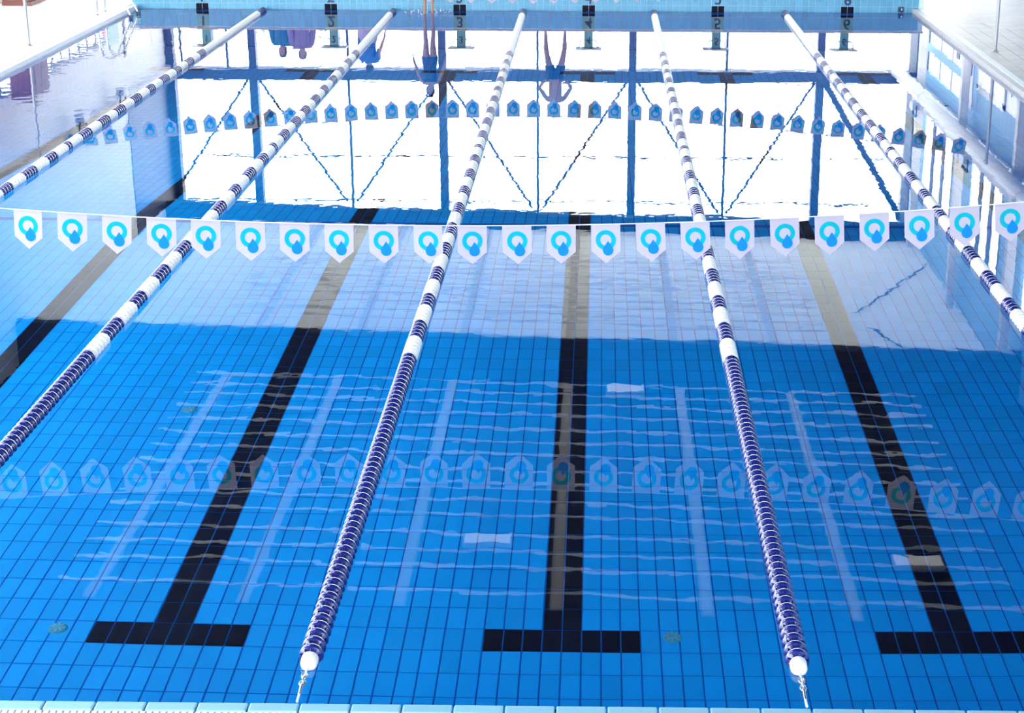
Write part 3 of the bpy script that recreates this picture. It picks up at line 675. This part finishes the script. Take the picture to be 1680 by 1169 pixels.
def person(loc, rz, height, arms, label, stance=.10, toes=0., clothes='swim', hairc=HAIR):
    """arms: ((elbow),(wrist)) for each side in local metres of a 1.70 m figure; faces -Y"""
    k = height/1.70
    V, E, R = [], [], []
    def pt(p, r, par=None):
        V.append(Vector(p)*k); R.append((r[0]*k, r[1]*k) if isinstance(r, tuple) else r*k)
        if par is not None: E.append((par, len(V)-1))
        return len(V)-1
    pel = pt((0,.0,.93), (.155,.115)); wa = pt((0,0,1.07), (.125,.095), pel); ch = pt((0,.005,1.24), (.155,.11), wa); ut = pt((0,.01,1.37), (.13,.095), ch)
    nk = pt((0,.005,1.45), .052, ut); hd0 = pt((0,-.01,1.53), (.066,.075), nk); hd1 = pt((0,-.005,1.61), (.074,.088), hd0); pt((0,.0,1.675), (.045,.055), hd1)
    ns = pt((0,-.095,1.565), .014, hd0)
    for s, (el, wr, fd) in zip((-1,1), arms):
        sh = pt((s*.175,.01,1.385), .055, ut); e_ = pt((s*el[0],el[1],el[2]), .038, sh); w_r = pt((s*wr[0],wr[1],wr[2]), .026, e_)
        d = Vector((s*fd[0],fd[1],fd[2])).normalized(); side = d.cross(Vector((0,1,0) if abs(d.y) < .8 else (1,0,0))).normalized(); nrm = side.cross(d)
        p0 = Vector((s*wr[0],wr[1],wr[2])); palm = pt(p0+d*.06, (.034,.017), w_r)
        for q, (o_, ln) in enumerate(((-.030,.075),(-.010,.085),(.010,.08),(.030,.062))):
            f1 = pt(p0+d*.10+nrm*o_, .0085, palm); pt(p0+d*(.10+ln*.6)+nrm*o_*1.05, .0075, f1); pt(p0+d*(.10+ln)+nrm*o_*1.05+side*(-.012), .006, len(V)-1)
        t1 = pt(p0+d*.04-nrm*.045, .010, w_r); pt(p0+d*.085-nrm*.062, .008, t1)
    for s in (-1,1):
        hp = pt((s*.085,0,.86), .092, pel); kn = pt((s*(.085+stance)*.85,-.015,.49), .056, hp); cf = pt((s*(.09+stance*.9),.015,.34), .052, kn); an = pt((s*(.08+stance),.02,.085), .034, cf)
        if toes: pt((s*(.08+stance),.0,.03), .032, an); pt((s*(.085+stance),-.07,-toes*.10), .03, len(V)-1); pt((s*(.09+stance),-.10,-toes*.16), .02, len(V)-1)
        else: pt((s*(.085+stance),.04,.03), .03, an); pt((s*(.085+stance),-.06,.03), (.036,.026), len(V)-1); pt((s*(.095+stance),-.15,.018), (.036,.017), len(V)-1)
    me = skin_body([tuple(v) for v in V], E, R); me.materials.clear(); me.materials.append(SKIN)
    root = empty('person', loc, rz); tag(root, label, 'person')
    body = link('body', me, root)
    def pz(a, b, wid=.30): return lambda c: a*k < c.z < b*k and abs(c.x) < wid*k
    # hair, face
    garment(me, lambda c: c.z > 1.50*k and abs(c.x) < .12*k and (c.y > -.02*k or c.z > 1.645*k) and c.z > (1.50+.0)*k, .012, hairc, 'hair', root)
    for s in (-1,1):
        MB().lathe([(0,-.011*k),(.009*k,-.006*k),(.011*k,0),(.009*k,.006*k),(0,.011*k)], 'Y', 8, (s*.028*k,-.083*k,1.592*k)).build('eye', EYE, root)
        MB().lathe([(0,-.008*k),(.02*k,-.004*k),(.026*k,.004*k),(0,.012*k)], 'X', 8, (s*.076*k,.0,1.57*k)).build('ear', SKIN, root)
    MB().obox((0,-.087*k,1.525*k), (.021*k,0,0), (0,.006*k,0), (0,0,.006*k)).build('mouth', LIP, root)
    if clothes == 'swim': garment(me, pz(.70,.965,.188), .008, SWIM, 'swim_shorts', root, zs=(.70*k,.965*k), xs=(-.188*k,.188*k))
    if clothes == 'suit':
        garment(me, pz(.82,1.36,.165), .006, SWIM, 'swimsuit', root, zs=(.82*k,1.36*k), xs=(-.165*k,.165*k))
    if clothes == 'towel':
        garment(me, pz(.95,1.42,.245), .010, SHIRT, 'shirt', root, zs=(.95*k,1.42*k), xs=(-.245*k,.245*k))
        b = MB(); n = 28; prof = ((.16,1.02),(.19,.92),(.215,.75),(.23,.55))
        vv = []
        for r, z in prof:
            for q in range(n): a = 2*PI*q/n; rr = r*(1+.05*math.sin(5*a)); vv.append((rr*math.cos(a)*k, rr*.72*math.sin(a)*k, z*k))
        b.add(vv, [(i*n+q, i*n+(q+1)%n, (i+1)*n+(q+1)%n, (i+1)*n+q) for i in range(3) for q in range(n)], smooth=True)
        t = b.build('towel_skirt', TOWEL, root); t.modifiers.new('t','SOLIDIFY').thickness = .012
    if clothes in ('coat','jacket'):
        garment(me, lambda c: c.z < .97*k and c.z > .08*k and abs(c.x) < .195*k, .012, TROUS, 'trousers', root, zs=(.97*k,.08*k), xs=(-.195*k,.195*k))
        m = COAT if clothes == 'coat' else TEAL; lo = .62 if clothes == 'coat' else .88
        garment(me, lambda c: lo*k < c.z < 1.43*k and (abs(c.x) < .195*k or c.z > .90*k), .024, m, clothes, root, zs=(lo*k,1.43*k,.90*k), xs=(-.195*k,.195*k))
        garment(me, lambda c: c.z < .10*k, .010, DARK, 'shoes', root, zs=(.10*k,))
    return root
DOWN = ((.235,.01,1.12),(.25,-.03,.88),(.02,-.1,-1)); HIP = ((.33,.03,1.15),(.19,-.05,.99),(-.5,-.5,-.6)); OUT = ((.28,.02,1.13),(.34,-.04,.92),(.15,-.1,-1))
person((.60,PL+.12,PT), 0, 1.66, (HIP,HIP), 'person in dark swim shorts standing on the platform edge with hands on hips', stance=.11)
jump = person((-1.80,24.5,.10), 0, 1.50, (OUT,OUT), 'barefoot person jumping feet first into the water beside the end wall', stance=.0, toes=1, clothes='suit')
person((-3.42,27.75,.05), math.radians(160), 1.70, (OUT,DOWN), 'person in blue shirt with lilac towel skirt on the deck behind the platform', clothes='towel')
person((-5.28,30.2,.05), .2, 1.80, (DOWN,DOWN), 'person in purple coat standing on the far deck beside another', clothes='coat', stance=.04)
person((-5.86,30.9,.05), -.2, 1.86, (DOWN,OUT), 'person in teal jacket standing on the far deck beside a purple coat', clothes='jacket', stance=.04)
# splash round the jumper's feet
b = MB()
for k_ in range(70):
    a = random.uniform(0,2*PI); rr = random.uniform(.10,.34); s = random.uniform(.006,.016); h = random.uniform(.005,.07)
    b.lathe([(0,-s),(s,0),(0,s)], n=6, c=(-1.80+rr*1.4*math.cos(a), 24.5+rr*.7*math.sin(a), h))
o = b.build('splash', FOAM); tag(o, 'small white splash where the jumping feet meet the water', 'splash', kind='stuff')
